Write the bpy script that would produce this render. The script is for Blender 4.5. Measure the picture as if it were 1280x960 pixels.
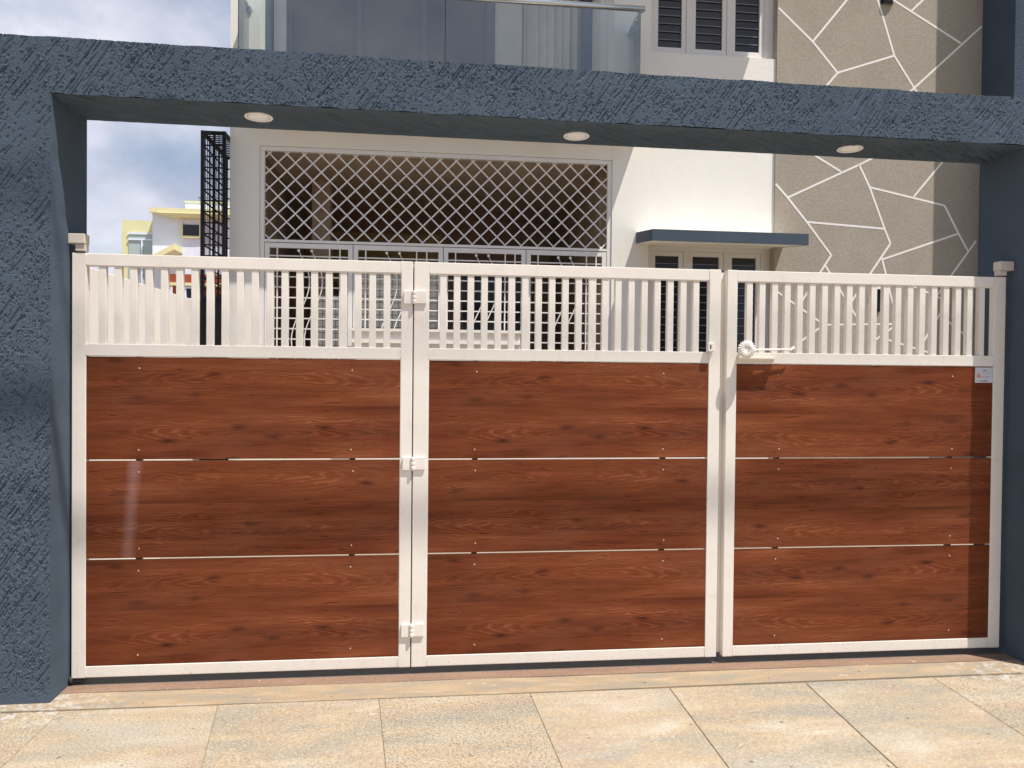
import bpy, bmesh, math, random
import numpy as np
from mathutils import Vector, Matrix

random.seed(4)
S = bpy.context.scene
COL = S.collection
for o in list(bpy.data.objects):
    bpy.data.objects.remove(o)

# ------------------------------------------------------------------ camera
cam_d = bpy.data.cameras.new('camera')
cam = bpy.data.objects.new('camera', cam_d)
COL.objects.link(cam)
cam_d.sensor_width = 36.0
cam_d.lens = 27.03
cam_d.clip_start = 0.05
cam_d.clip_end = 3000
yaw, pitch, roll = math.radians(6.5758), math.radians(-0.8352), math.radians(0.5718)
fwd = Vector((math.sin(yaw)*math.cos(pitch), math.cos(yaw)*math.cos(pitch), math.sin(pitch)))
rgt = Vector((math.cos(yaw), -math.sin(yaw), 0))
up = rgt.cross(fwd)
r2 = rgt*math.cos(roll) + up*math.sin(roll)
u2 = -rgt*math.sin(roll) + up*math.cos(roll)
M = Matrix((r2, u2, -fwd)).transposed().to_4x4()
M.translation = Vector((1.6665, -3.8835, 1.5486))
cam.matrix_world = M
S.camera = cam

# ------------------------------------------------------------------ world, sun, exposure
SUN = Vector((1.15, -1.0, 3.5)).normalized()
ELEV = math.asin(SUN.z)
ROT = math.atan2(SUN.x, SUN.y)
W = bpy.data.worlds.new('World')
S.world = W
W.use_nodes = True
wn, wl = W.node_tree.nodes, W.node_tree.links
bg = wn['Background']
sky = wn.new('ShaderNodeTexSky')
sky.sky_type = 'NISHITA'
sky.sun_disc = False
sky.sun_elevation = ELEV
sky.sun_rotation = ROT
sky.air_density = 1.0
sky.dust_density = 1.2
sky.ozone_density = 1.0
tc = wn.new('ShaderNodeTexCoord')
mp = wn.new('ShaderNodeMapping')
mp.inputs['Scale'].default_value = (1, 1, 1.35)
mp.inputs['Location'].default_value = (8.2, 0.4, 1.5)
n1 = wn.new('ShaderNodeTexNoise')
n1.inputs['Scale'].default_value = 2.6
n1.inputs['Detail'].default_value = 9
n1.inputs['Roughness'].default_value = 0.56
n1.inputs['Distortion'].default_value = 0.25
rp = wn.new('ShaderNodeValToRGB')
rp.color_ramp.elements[0].position = 0.41
rp.color_ramp.elements[1].position = 0.62
n2 = wn.new('ShaderNodeTexNoise')
n2.inputs['Scale'].default_value = 5.5
n2.inputs['Detail'].default_value = 6
cr = wn.new('ShaderNodeValToRGB')
cr.color_ramp.elements[0].position = 0.3
cr.color_ramp.elements[1].position = 0.7
cr.color_ramp.elements[0].color = (3.3, 3.5, 4.4, 1)
cr.color_ramp.elements[1].color = (6.3, 6.3, 6.8, 1)
mx = wn.new('ShaderNodeMix')
mx.data_type = 'RGBA'
wl.new(tc.outputs['Generated'], mp.inputs['Vector'])
wl.new(mp.outputs[0], n1.inputs['Vector'])
wl.new(mp.outputs[0], n2.inputs['Vector'])
wl.new(n1.outputs[0], rp.inputs[0])
wl.new(n2.outputs[0], cr.inputs[0])
wl.new(rp.outputs[0], mx.inputs[0])
gm = wn.new('ShaderNodeMix')
gm.data_type = 'RGBA'
gm.inputs[0].default_value = 0.75
gm.inputs[7].default_value = (1.25, 2.0, 3.0, 1)
wl.new(sky.outputs[0], gm.inputs[6])
wl.new(gm.outputs[2], mx.inputs[6])
wl.new(cr.outputs[0], mx.inputs[7])
wl.new(mx.outputs[2], bg.inputs['Color'])
bg.inputs['Strength'].default_value = 0.10

sd = bpy.data.lights.new('sun', 'SUN')
sd.energy = 4.0
sd.angle = math.radians(0.5)
sd.color = (1.0, 0.945, 0.87)
so = bpy.data.objects.new('sun', sd)
COL.objects.link(so)
so.rotation_euler = (-SUN).to_track_quat('-Z', 'Y').to_euler()
so.location = (6, -6, 14)

S.view_settings.view_transform = 'Standard'
S.view_settings.look = 'None'
S.view_settings.gamma = 1
S.view_settings.exposure = 0.7
S.render.engine = 'CYCLES'
S.cycles.max_bounces = 8
S.cycles.transparent_max_bounces = 12


# ------------------------------------------------------------------ material helpers
class NT:
    def __init__(self, name):
        self.m = bpy.data.materials.new(name)
        self.m.use_nodes = True
        self.n = self.m.node_tree.nodes
        self.l = self.m.node_tree.links
        self.b = self.n['Principled BSDF']

    def new(self, t, **kw):
        nd = self.n.new('ShaderNode' + t)
        for k, v in kw.items():
            setattr(nd, k, v)
        return nd

    def link(self, a, b):
        self.l.new(a, b)

    def coord(self, scale=(1, 1, 1), rot=(0, 0, 0), loc=(0, 0, 0), src='Object'):
        t = self.new('TexCoord')
        m = self.new('Mapping')
        m.inputs['Scale'].default_value = scale
        m.inputs['Rotation'].default_value = rot
        m.inputs['Location'].default_value = loc
        self.link(t.outputs[src], m.inputs[0])
        return m.outputs[0]

    def noise(self, vec, scale, detail=4, rough=0.5, dist=0.0):
        n = self.new('TexNoise')
        n.inputs['Scale'].default_value = scale
        n.inputs['Detail'].default_value = detail
        n.inputs['Roughness'].default_value = rough
        n.inputs['Distortion'].default_value = dist
        if vec is not None:
            self.link(vec, n.inputs['Vector'])
        return n.outputs[0]

    def ramp(self, fac, stops):
        r = self.new('ValToRGB')
        e = r.color_ramp.elements
        while len(e) < len(stops):
            e.new(0.5)
        for i, (p, c) in enumerate(stops):
            e[i].position = p
            e[i].color = (c, c, c, 1) if isinstance(c, (int, float)) else (*c, 1)
        self.link(fac, r.inputs[0])
        return r.outputs[0]

    def mix(self, fac, a, b, mode='MIX'):
        m = self.new('Mix')
        m.data_type = 'RGBA'
        m.blend_type = mode
        for v, i in ((fac, 0), (a, 6), (b, 7)):
            if isinstance(v, (int, float)):
                m.inputs[i].default_value = v
            elif isinstance(v, tuple):
                m.inputs[i].default_value = (*v, 1)
            else:
                self.link(v, m.inputs[i])
        return m.outputs[2]

    def math(self, op, a, b=0.0, c=None):
        m = self.new('Math')
        m.operation = op
        for i, v in enumerate((a, b, c)):
            if v is None:
                continue
            if isinstance(v, (int, float)):
                m.inputs[i].default_value = v
            else:
                self.link(v, m.inputs[i])
        return m.outputs[0]

    def bump(self, h, strength=0.3, dist=0.01, prev=None):
        b = self.new('Bump')
        b.inputs['Strength'].default_value = strength
        b.inputs['Distance'].default_value = dist
        self.link(h, b.inputs['Height'])
        if prev is not None:
            self.link(prev, b.inputs['Normal'])
        return b.outputs[0]

    def out(self, col=None, rough=None, normal=None, spec=None, metal=None):
        for v, k in ((col, 'Base Color'), (rough, 'Roughness'), (normal, 'Normal'),
                     (spec, 'Specular IOR Level'), (metal, 'Metallic')):
            if v is None:
                continue
            if isinstance(v, tuple):
                self.b.inputs[k].default_value = (*v, 1)
            elif isinstance(v, (int, float)):
                self.b.inputs[k].default_value = v
            else:
                self.link(v, self.b.inputs[k])
        return self.m


def paint(name, col, rough=0.5, var=0.08, bump=0.0, bscale=60, spec=0.4, dirt=0.0, dirtcol=(0.35, 0.28, 0.22)):
    t = NT(name)
    v = t.coord()
    n = t.noise(v, 2.3, 5, 0.6)
    lo = tuple(c*(1-var) for c in col)
    hi = tuple(min(1, c*(1+var)) for c in col)
    c = t.ramp(n, [(0.3, lo), (0.7, hi)])
    if dirt:
        d = t.noise(t.coord(scale=(9, 9, 9)), 1.0, 6, 0.65)
        c = t.mix(t.math('MULTIPLY', t.ramp(d, [(0.56, 0.0), (0.74, 1.0)]), dirt), c, dirtcol)
    nm = None
    if bump:
        nm = t.bump(t.noise(v, bscale, 5, 0.6), bump, 0.01)
    return t.out(c, rough, nm, spec)


def plain(name, col, rough=0.5, metal=0.0, spec=0.5):
    t = NT(name)
    n = t.noise(t.coord(), 14, 3)
    c = t.ramp(n, [(0.3, tuple(x*0.94 for x in col)), (0.7, tuple(min(1, x*1.05) for x in col))])
    return t.out(c, rough, None, spec, metal)


CREAM = (0.80, 0.755, 0.69)
def make_gate():
    t = NT('cream enamel')
    v = t.coord()
    g = t.new('NewGeometry')
    P = g.outputs['Position']
    sp = t.new('SeparateXYZ')
    t.link(P, sp.inputs[0])
    n = t.noise(P, 3.5, 5, 0.6)
    c = t.ramp(n, [(0.3, (0.765, 0.71, 0.64)), (0.7, (0.82, 0.765, 0.695))])
    low = t.ramp(sp.outputs[2], [(0.05, 1.0), (0.32, 0.0)])
    spk = t.noise(P, 70, 4, 0.6)
    c = t.mix(t.math('MULTIPLY', low, t.ramp(spk, [(0.62, 0.0), (0.70, 0.55)])), c, (0.26, 0.14, 0.08))
    du = t.noise(P, 12, 6, 0.7)
    c = t.mix(t.ramp(du, [(0.54, 0.0), (0.76, 0.30)]), c, (0.50, 0.40, 0.31))
    mp_ = t.new('Mapping')
    mp_.inputs['Scale'].default_value = (60, 60, 3)
    t.link(P, mp_.inputs[0])
    dr = t.noise(mp_.outputs[0], 1.0, 4, 0.6)
    c = t.mix(t.ramp(dr, [(0.60, 0.0), (0.75, 0.18)]), c, (0.45, 0.36, 0.28))
    nm = t.bump(t.noise(P, 22, 4, 0.6), 0.10, 0.008)
    return t.out(c, t.ramp(du, [(0.3, 0.32), (0.7, 0.5)]), nm, 0.4)


M_gate = make_gate()
M_gate2 = paint('cream enamel bracket', (0.62, 0.55, 0.48), 0.45, 0.05, 0.1, 60)
M_white = paint('white wall plaster', (0.78, 0.75, 0.69), 0.8, 0.03, 0.12, 30, 0.2, 0.06, (0.6, 0.53, 0.45))
M_compound = paint('boundary wall plaster', (0.82, 0.77, 0.70), 0.8, 0.03, 0.1, 30, 0.2)
M_lav = paint('pale window paint', (0.72, 0.685, 0.655), 0.5, 0.03)
M_navyp = paint('navy smooth paint', (0.062, 0.092, 0.135), 0.6, 0.08, 0.3, 40)
M_black = plain('black steel', (0.006, 0.006, 0.008), 0.5, 0.0, 0.2)
M_dark = plain('dark louvre glass', (0.018, 0.018, 0.022), 0.12)
M_slat = plain('louvre rod', (0.16, 0.155, 0.16), 0.4)
M_porch = paint('porch cream wall shaded brown', (0.33, 0.235, 0.16), 0.8, 0.25)  # unlit cream walls coloured brown: the porch shade is put into the colour
M_porchc = paint('porch ceiling', (0.55, 0.42, 0.31), 0.8, 0.1)
M_porchy = paint('porch ochre wall', (0.52, 0.38, 0.16), 0.8, 0.15)
M_grille = paint('grille paint', (0.74, 0.71, 0.68), 0.45, 0.03)
M_curtain = paint('beige curtain', (0.50, 0.48, 0.43), 0.85, 0.1)
M_slabedge = paint('chajja navy', (0.050, 0.071, 0.100), 0.7, 0.1, 0.3, 50)
M_steel = NT('brushed rail steel').out((0.62, 0.66, 0.70), 0.22, None, 0.5, 0.9)
M_line = paint('white groove line', (0.80, 0.77, 0.73), 0.7, 0.03)
M_lamp = paint('lamp lens', (0.92, 0.92, 0.94), 0.4, 0.02)
M_rubber = plain('dark rubber', (0.02, 0.018, 0.016), 0.6)
M_screw = plain('screw head', (0.50, 0.42, 0.35), 0.4, 0.2)
M_fyellow = paint('yellow house paint', (0.76, 0.72, 0.42), 0.8, 0.05)
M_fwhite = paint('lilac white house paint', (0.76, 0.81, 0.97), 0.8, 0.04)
M_fgrey = paint('pale curtain glass', (0.42, 0.50, 0.50), 0.4, 0.05)
M_fred = paint('terracotta house paint', (0.36, 0.075, 0.03), 0.8, 0.2)
M_mesh = paint('mesh wire', (0.22, 0.20, 0.17), 0.6, 0.1)
M_blind = paint('pale blind', (0.9, 0.88, 0.80), 0.8, 0.05)
M_rope = paint('white knob plastic', (0.85, 0.82, 0.76), 0.45, 0.02)


def make_glass():
    t = NT('balcony glass')
    tr = t.new('BsdfTransparent')
    tr.inputs[0].default_value = (0.86, 0.885, 0.875, 1)
    gl = t.new('BsdfGlossy')
    gl.inputs['Color'].default_value = (0.9, 0.92, 0.95, 1)
    gl.inputs['Roughness'].default_value = 0.015
    fr = t.new('Fresnel')
    fr.inputs[0].default_value = 1.55
    f = t.math('ADD', fr.outputs[0], 0.05)
    ms = t.new('MixShader')
    t.link(f, ms.inputs[0])
    t.link(tr.outputs[0], ms.inputs[1])
    t.link(gl.outputs[0], ms.inputs[2])
    t.link(ms.outputs[0], t.n['Material Output'].inputs[0])
    return t.m


M_glass = make_glass()
M_darkframe = plain('dark door frame', (0.055, 0.06, 0.075), 0.5)
M_doorglass = NT('sliding door glass').out((0.05, 0.045, 0.045), 0.06, None, 0.25)


def make_navy(bs, name):
    t = NT(name)
    v = t.coord()
    n = t.noise(v, 3.0, 5, 0.6)
    c = t.ramp(n, [(0.3, (0.070, 0.093, 0.123)), (0.7, (0.087, 0.114, 0.149))])
    c = t.mix(t.ramp(t.noise(v, 220, 2), [(0.66, 0.0), (0.74, 0.3)]), c, (0.17, 0.21, 0.25))
    # noise stretched along the trowel direction
    a = Vector((0.52, 0.42, 0.75)).normalized()
    dp = t.new('VectorMath', operation='DOT_PRODUCT')
    t.link(v, dp.inputs[0])
    dp.inputs[1].default_value = a
    sc = t.new('VectorMath', operation='SCALE')
    sc.inputs[0].default_value = a
    t.link(t.math('MULTIPLY', dp.outputs['Value'], -0.86), sc.inputs['Scale'])
    ad = t.new('VectorMath', operation='ADD')
    t.link(v, ad.inputs[0])
    t.link(sc.outputs[0], ad.inputs[1])
    st = t.noise(ad.outputs[0], 95, 3, 0.6)
    h = t.math('ADD', t.ramp(st, [(0.40, 0.0), (0.58, 1.0)]), t.noise(v, 160, 3))
    nm = t.bump(h, bs, 0.006)
    return t.out(c, 0.8, nm, 0.03)


M_navy = make_navy(0.9, 'navy rough plaster')
M_navyf = make_navy(0.12, 'navy rough plaster face')


def make_taupe():
    t = NT('taupe textured wall')
    v = t.coord()
    c = t.ramp(t.noise(v, 1.7, 5, 0.6), [(0.3, (0.320, 0.284, 0.234)), (0.7, (0.375, 0.334, 0.277))])
    f = t.noise(v, 70, 4, 0.7)
    c = t.mix(0.22, c, t.ramp(f, [(0.35, (0.20, 0.165, 0.125)), (0.65, (0.56, 0.50, 0.42))]))
    return t.out(c, 0.85, t.bump(f, 0.5, 0.006), 0.03)


M_taupe = make_taupe()


def make_wood(seed, stain=False):
    t = NT('laminate wood board')
    sp = t.new('SeparateXYZ')
    tcn = t.new('TexCoord')
    t.link(tcn.outputs['Object'], sp.inputs[0])
    X, Z = sp.outputs[0], sp.outputs[2]
    # two printed planks per board
    pl = t.math('FLOOR', t.math('DIVIDE', Z, 0.262))
    zz = t.math('SUBTRACT', Z, t.math('MULTIPLY', pl, 0.262))
    off = t.math('MULTIPLY_ADD', pl, 7.3, seed*3.7)

    def vec(sx, sz, ox=0.0):
        c = t.new('CombineXYZ')
        t.link(t.math('MULTIPLY_ADD', X, sx, ox), c.inputs[0])
        t.link(t.math('MULTIPLY', Z, sz), c.inputs[2])
        t.link(off, c.inputs[1])
        return c.outputs[0]
    broad = t.noise(vec(1.3, 13), 1.0, 4, 0.55, 0.3)
    fine = t.noise(vec(4, 260), 1.0, 5, 0.7)
    mid = t.noise(vec(2.4, 48), 1.0, 4, 0.6, 0.2)
    warp = t.noise(vec(2.2, 9), 1.0, 3, 0.5)
    warp2 = t.noise(vec(9, 60), 1.0, 2, 0.5)
    # cathedral arches: long ellipses about one heart point per plank
    xc = t.math('MULTIPLY_ADD', t.math('SINE', t.math('MULTIPLY_ADD', pl, 2.2, seed*1.9+0.4)), 0.42, 0.68)
    cx = t.math('ADD', t.math('SUBTRACT', X, xc), 0.10)
    ex = t.math('MULTIPLY', t.math('SUBTRACT', cx, 0.10), 0.085)
    ez = t.math('SUBTRACT', zz, t.math('MULTIPLY_ADD', warp, 0.10, 0.08))
    r = t.math('SQRT', t.math('ADD', t.math('POWER', ex, 2.0), t.math('POWER', ez, 2.0)))
    r = t.math('ADD', r, t.math('MULTIPLY', warp2, 0.012))
    ring = t.math('SINE', t.math('MULTIPLY', r, 760))
    ring = t.math('POWER', t.math('MULTIPLY_ADD', ring, 0.5, 0.5), 2.2)
    fade = t.ramp(r, [(0.07, 1.0), (0.13, 0.3)])
    ringa = t.math('MULTIPLY', t.math('MULTIPLY', ring, fade), t.ramp(t.noise(vec(2.6, 8, 5.5), 1.0, 2), [(0.36, 0.15), (0.6, 1.0)]))
    tone = t.math('ADD', t.math('MULTIPLY', broad, 0.62), t.math('MULTIPLY', mid, 0.28))
    tone = t.math('ADD', tone, t.math('MULTIPLY_ADD', fine, 0.46, -0.20))
    tone = t.math('ADD', tone, t.math('MULTIPLY_ADD', ringa, 0.17, -0.03))
    c = t.ramp(tone, [(0.27, (0.060, 0.0160, 0.0065)), (0.45, (0.146, 0.0375, 0.0150)),
                      (0.58, (0.192, 0.054, 0.0225)), (0.78, (0.33, 0.118, 0.052))])
    # short dark dashes
    dash = t.ramp(t.noise(vec(11, 120, 3.1), 1.0, 2, 0.5), [(0.66, 0.0), (0.73, 0.85)])
    c = t.mix(dash, c, (0.035, 0.008, 0.005))
    # soft knots
    vo = t.new('TexVoronoi', voronoi_dimensions='2D')
    vo.inputs['Scale'].default_value = 1.0
    cb = t.new('CombineXYZ')
    t.link(t.math('MULTIPLY_ADD', X, 2.3, t.math('MULTIPLY', off, 1.7)), cb.inputs[0])
    t.link(t.math('MULTIPLY_ADD', Z, 7.0, off), cb.inputs[1])
    t.link(cb.outputs[0], vo.inputs['Vector'])
    sepc = t.new('SeparateColor')
    t.link(vo.outputs['Color'], sepc.inputs[0])
    kd = t.math('ADD', vo.outputs['Distance'], t.math('MULTIPLY', t.noise(vec(14, 50, 1.2), 1.0, 3), 0.20))
    kn = t.math('MULTIPLY', t.ramp(kd, [(0.10, 0.85), (0.15, 0.5), (0.24, 0.0)]), t.math('GREATER_THAN', sepc.outputs[0], 0.50))
    c = t.mix(kn, c, (0.035, 0.009, 0.006))
    # plank seam at mid height of the print
    seam = t.math('LESS_THAN', zz, 0.0022)
    seam = t.math('MULTIPLY', seam, t.math('GREATER_THAN', Z, 0.05))
    c = t.mix(t.math('MULTIPLY', seam, 0.55), c, (0.05, 0.014, 0.008))
    tint = t.math('MULTIPLY', pl, 0.10)
    c = t.mix(tint, c, (0.30, 0.10, 0.045))
    if stain:
        sx = t.math('ABSOLUTE', t.math('SUBTRACT', t.math('MULTIPLY_ADD', Z, 0.07, 0.19), X))
        sx = t.math('ADD', sx, t.math('MULTIPLY', t.noise(vec(18, 10), 1.0, 3), 0.03))
        c = t.mix(t.ramp(sx, [(0.022, 0.16), (0.055, 0.0)]), c, (0.62, 0.45, 0.45))
    # dust film
    d = t.noise(t.coord(scale=(1.5, 1.5, 2.5)), 1.6, 6, 0.65)
    c = t.mix(t.ramp(d, [(0.42, 0.0), (0.75, 0.045)]), c, (0.55, 0.36, 0.27))
    ro = t.ramp(d, [(0.3, 0.40), (0.7, 0.52)])
    return t.out(c, ro, t.bump(fine, 0.08, 0.002), 0.05)


M_wood = [make_wood(0), make_wood(1.3), make_wood(0)]
M_wood_stain = make_wood(1.3, True)


def splash(t, c):
    g = t.new('NewGeometry')
    sp_ = t.new('SeparateXYZ')
    t.link(g.outputs['Position'], sp_.inputs[0])
    X_, Y_ = sp_.outputs[0], sp_.outputs[1]
    near = None
    for cx_, rr in ((-0.1, 0.55), (4.75, 0.5)):
        dx = t.math('DIVIDE', t.math('SUBTRACT', X_, cx_), rr)
        dy = t.math('DIVIDE', t.math('SUBTRACT', Y_, -0.22), 0.28)
        d_ = t.math('SQRT', t.math('ADD', t.math('MULTIPLY', dx, dx), t.math('MULTIPLY', dy, dy)))
        f_ = t.ramp(d_, [(0.25, 1.0), (1.0, 0.0)])
        near = f_ if near is None else t.math('ADD', near, f_)
    b1 = t.noise(g.outputs['Position'], 26, 4, 0.65)
    b2 = t.noise(g.outputs['Position'], 38, 3, 0.6)
    wf = t.math('MULTIPLY', near, t.ramp(b1, [(0.50, 0.0), (0.60, 0.75)]))
    nf = t.math('MULTIPLY', near, t.ramp(b2, [(0.58, 0.0), (0.64, 0.7)]))
    c = t.mix(wf, c, (0.50, 0.49, 0.46))
    return t.mix(nf, c, (0.12, 0.15, 0.20))


def make_stone():
    t = NT('paving stone slab')
    oi = t.new('ObjectInfo')
    tcn = t.new('TexCoord')
    va = t.new('VectorMath')
    t.link(tcn.outputs['Object'], va.inputs[0])
    cb = t.new('CombineXYZ')
    t.link(t.math('MULTIPLY', oi.outputs['Random'], 19.0), cb.inputs[2])
    t.link(cb.outputs[0], va.inputs[1])
    v = va.outputs[0]
    mp_ = t.new('Mapping')
    mp_.inputs['Rotation'].default_value = (0, 0, 0.55)
    mp_.inputs['Scale'].default_value = (1.0, 3.2, 1.0)
    t.link(v, mp_.inputs[0])
    n = t.noise(mp_.outputs[0], 1.7, 6, 0.6, 0.5)
    c = t.ramp(n, [(0.26, (0.25, 0.235, 0.205)), (0.42, (0.315, 0.272, 0.205)),
                   (0.54, (0.385, 0.302, 0.205)), (0.72, (0.45, 0.405, 0.325))])
    pk = t.ramp(t.noise(v, 3.1, 4, 0.5), [(0.5, 0.0), (0.72, 0.55)])
    c = t.mix(pk, c, (0.36, 0.255, 0.185))
    bl = t.ramp(t.noise(mp_.outputs[0], 2.9, 4, 0.55), [(0.55, 0.0), (0.72, 0.5)])
    c = t.mix(bl, c, (0.265, 0.27, 0.262))
    wh = t.ramp(t.noise(mp_.outputs[0], 1.1, 5, 0.6), [(0.52, 0.0), (0.72, 0.6)])
    c = t.mix(wh, c, (0.45, 0.415, 0.35))
    s = t.noise(v, 105, 4, 0.75)
    amt = t.ramp(oi.outputs['Random'], [(0.25, 0.35), (0.8, 1.0)])
    c = t.mix(t.math('MULTIPLY', amt, t.ramp(s, [(0.52, 0.0), (0.62, 0.85)])), c, (0.135, 0.105, 0.07))
    c = t.mix(t.ramp(s, [(0.33, 0.75), (0.46, 0.0)]), c, (0.56, 0.48, 0.36))
    sp = t.ramp(t.noise(v, 24, 2, 0.5), [(0.735, 0.0), (0.755, 0.75)])
    c = t.mix(sp, c, (0.07, 0.06, 0.06))
    wp = t.ramp(t.noise(v, 17, 4, 0.6), [(0.68, 0.0), (0.74, 0.55)])
    c = t.mix(wp, c, (0.58, 0.53, 0.46))
    c = splash(t, c)
    nm = t.bump(s, 0.25, 0.003)
    return t.out(c, 0.75, nm, 0.2)


M_stone = make_stone()


def make_screed(name, stops, seed):
    t = NT(name)
    v = t.coord(loc=(seed, 0, 0))
    st = t.coord(scale=(1.6, 7, 1), loc=(seed, 0, 0))
    c = t.ramp(t.noise(st, 2.0, 6, 0.62, 0.4), stops)
    sp = t.ramp(t.noise(v, 16, 3, 0.6), [(0.69, 0.0), (0.73, 0.6)])
    c = t.mix(sp, c, (0.60, 0.54, 0.46))
    dk = t.ramp(t.noise(v, 21, 2, 0.5, 0.5), [(0.72, 0.0), (0.75, 0.7)])
    c = t.mix(dk, c, (0.08, 0.07, 0.08))
    if name == 'screed strip':
        c = splash(t, c)
    f = t.noise(v, 120, 4, 0.7)
    c = t.mix(0.2, c, t.ramp(f, [(0.35, (0.15, 0.11, 0.08)), (0.65, (0.5, 0.42, 0.32))]))
    return t.out(c, 0.8, t.bump(f, 0.25, 0.003), 0.25)


M_screed = make_screed('screed strip', [(0.3, (0.235, 0.215, 0.18)), (0.47, (0.29, 0.235, 0.165)), (0.55, (0.35, 0.25, 0.15)), (0.7, (0.41, 0.34, 0.245))], 1)
M_thresh = make_screed('threshold granite', [(0.3, (0.165, 0.092, 0.062)), (0.5, (0.205, 0.118, 0.078)), (0.7, (0.25, 0.155, 0.105))], 5)
M_drive = make_screed('driveway concrete', [(0.3, (0.24, 0.21, 0.175)), (0.5, (0.28, 0.245, 0.20)), (0.7, (0.32, 0.28, 0.235))], 9)
M_ground = make_screed('earth', [(0.3, (0.22, 0.16, 0.10)), (0.5, (0.26, 0.19, 0.12)), (0.7, (0.20, 0.19, 0.11))], 3)
M_road = make_screed('asphalt', [(0.3, (0.05, 0.05, 0.05)), (0.5, (0.06, 0.06, 0.06)), (0.7, (0.075, 0.07, 0.065))], 7)


# ------------------------------------------------------------------ geometry helpers
class MB:
    """collects shapes, builds one mesh object"""
    def __init__(self):
        self.bm = bmesh.new()

    def box(self, x0, x1, y0, y1, z0, z1, bev=0.0):
        r = bmesh.ops.create_cube(self.bm, size=1.0)
        for v in r['verts']:
            v.co = Vector(((x0+x1)/2+v.co.x*(x1-x0), (y0+y1)/2+v.co.y*(y1-y0), (z0+z1)/2+v.co.z*(z1-z0)))
        if bev:
            es = list({e for v in r['verts'] for e in v.link_edges})
            bmesh.ops.bevel(self.bm, geom=es, offset=bev, segments=2, affect='EDGES', profile=0.6)
        return self

    def hexa(self, bot, top):
        vs = [self.bm.verts.new(p) for p in bot] + [self.bm.verts.new(p) for p in top]
        n = len(bot)
        self.bm.faces.new(vs[:n][::-1])
        self.bm.faces.new(vs[n:])
        for i in range(n):
            self.bm.faces.new((vs[i], vs[(i+1) % n], vs[n+(i+1) % n], vs[n+i]))
        return self

    def prism_xz(self, pts, y0, y1):
        return self.hexa([(x, y0, z) for x, z in pts], [(x, y1, z) for x, z in pts])

    def tube(self, path, r, n=8, r1=None):
        path = [Vector(p) for p in path]
        rings = []
        for i, p in enumerate(path):
            a = path[max(0, i-1)]
            b = path[min(len(path)-1, i+1)]
            d = (b-a).normalized()
            ref = Vector((0, 0, 1)) if abs(d.z) < 0.9 else Vector((0, 1, 0))
            s = d.cross(ref).normalized()
            u = s.cross(d)
            rr = r if r1 is None else r+(r1-r)*i/(len(path)-1)
            rings.append([self.bm.verts.new(p+(s*math.cos(2*math.pi*k/n)+u*math.sin(2*math.pi*k/n))*rr) for k in range(n)])
        for a, b in zip(rings, rings[1:]):
            for k in range(n):
                f = self.bm.faces.new((a[k], a[(k+1) % n], b[(k+1) % n], b[k]))
                f.smooth = True
        self.bm.faces.new(rings[0][::-1])
        self.bm.faces.new(rings[-1])
        return self

    def lathe(self, prof, c, axis='Y', n=24):
        c = Vector(c)
        rings = []
        for r, h in prof:
            ring = []
            for k in range(n):
                a = 2*math.pi*k/n
                if axis == 'Y':
                    p = Vector((r*math.cos(a), h, r*math.sin(a)))
                elif axis == 'X':
                    p = Vector((h, r*math.cos(a), r*math.sin(a)))
                else:
                    p = Vector((r*math.cos(a), r*math.sin(a), h))
                ring.append(self.bm.verts.new(c+p))
            rings.append(ring)
        for a, b in zip(rings, rings[1:]):
            for k in range(n):
                f = self.bm.faces.new((a[k], a[(k+1) % n], b[(k+1) % n], b[k]))
                f.smooth = True
        self.bm.faces.new(rings[0])
        self.bm.faces.new(rings[-1][::-1])
        return self

    def build(self, name, mat, parent=None, org=(0, 0, 0), **props):
        bmesh.ops.recalc_face_normals(self.bm, faces=self.bm.faces[:])
        o3 = Vector(org)
        for v in self.bm.verts:
            v.co -= o3
        me = bpy.data.meshes.new(name)
        self.bm.to_mesh(me)
        self.bm.free()
        me.materials.append(mat)
        return link(name, me, parent, org, **props)


def world_loc(o):
    p = Vector(o.location)
    while o.parent:
        o = o.parent
        p += Vector(o.location)
    return p


def link(name, me, parent=None, org=(0, 0, 0), **props):
    ob = bpy.data.objects.new(name, me)
    COL.objects.link(ob)
    if parent:
        ob.parent = parent
        ob.location = Vector(org)-world_loc(parent)
    else:
        ob.location = org
    for k, v in props.items():
        ob[k] = v
    return ob


def thing(name, label, cat, loc=(0, 0, 0), group=None):
    o = bpy.data.objects.new(name, None)
    COL.objects.link(o)
    o.location = loc
    o.empty_display_size = 0.2
    o['label'] = label
    o['category'] = cat
    if group:
        o['group'] = group
    return o


def box(name, mat, parent, x0, x1, y0, y1, z0, z1, bev=0.0, **props):
    org = ((x0+x1)/2, (y0+y1)/2, (z0+z1)/2)
    return MB().box(x0, x1, y0, y1, z0, z1, bev).build(name, mat, parent, org, **props)


# ------------------------------------------------------------------ rough trowelled plaster (real relief)
def vnoise(x, y, seed):
    rng = np.random.RandomState(seed)
    T = rng.rand(256, 256)
    xi, yi = np.floor(x).astype(int), np.floor(y).astype(int)
    fx, fy = x-xi, y-yi
    fx, fy = fx*fx*(3-2*fx), fy*fy*(3-2*fy)
    g = lambda a, b: T[a % 256, b % 256]
    return (g(xi, yi)*(1-fx)+g(xi+1, yi)*fx)*(1-fy)+(g(xi, yi+1)*(1-fx)+g(xi+1, yi+1)*fx)*fy


def sstep(a, b, x):
    t = np.clip((x-a)/(b-a), 0, 1)
    return t*t*(3-2*t)


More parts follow.
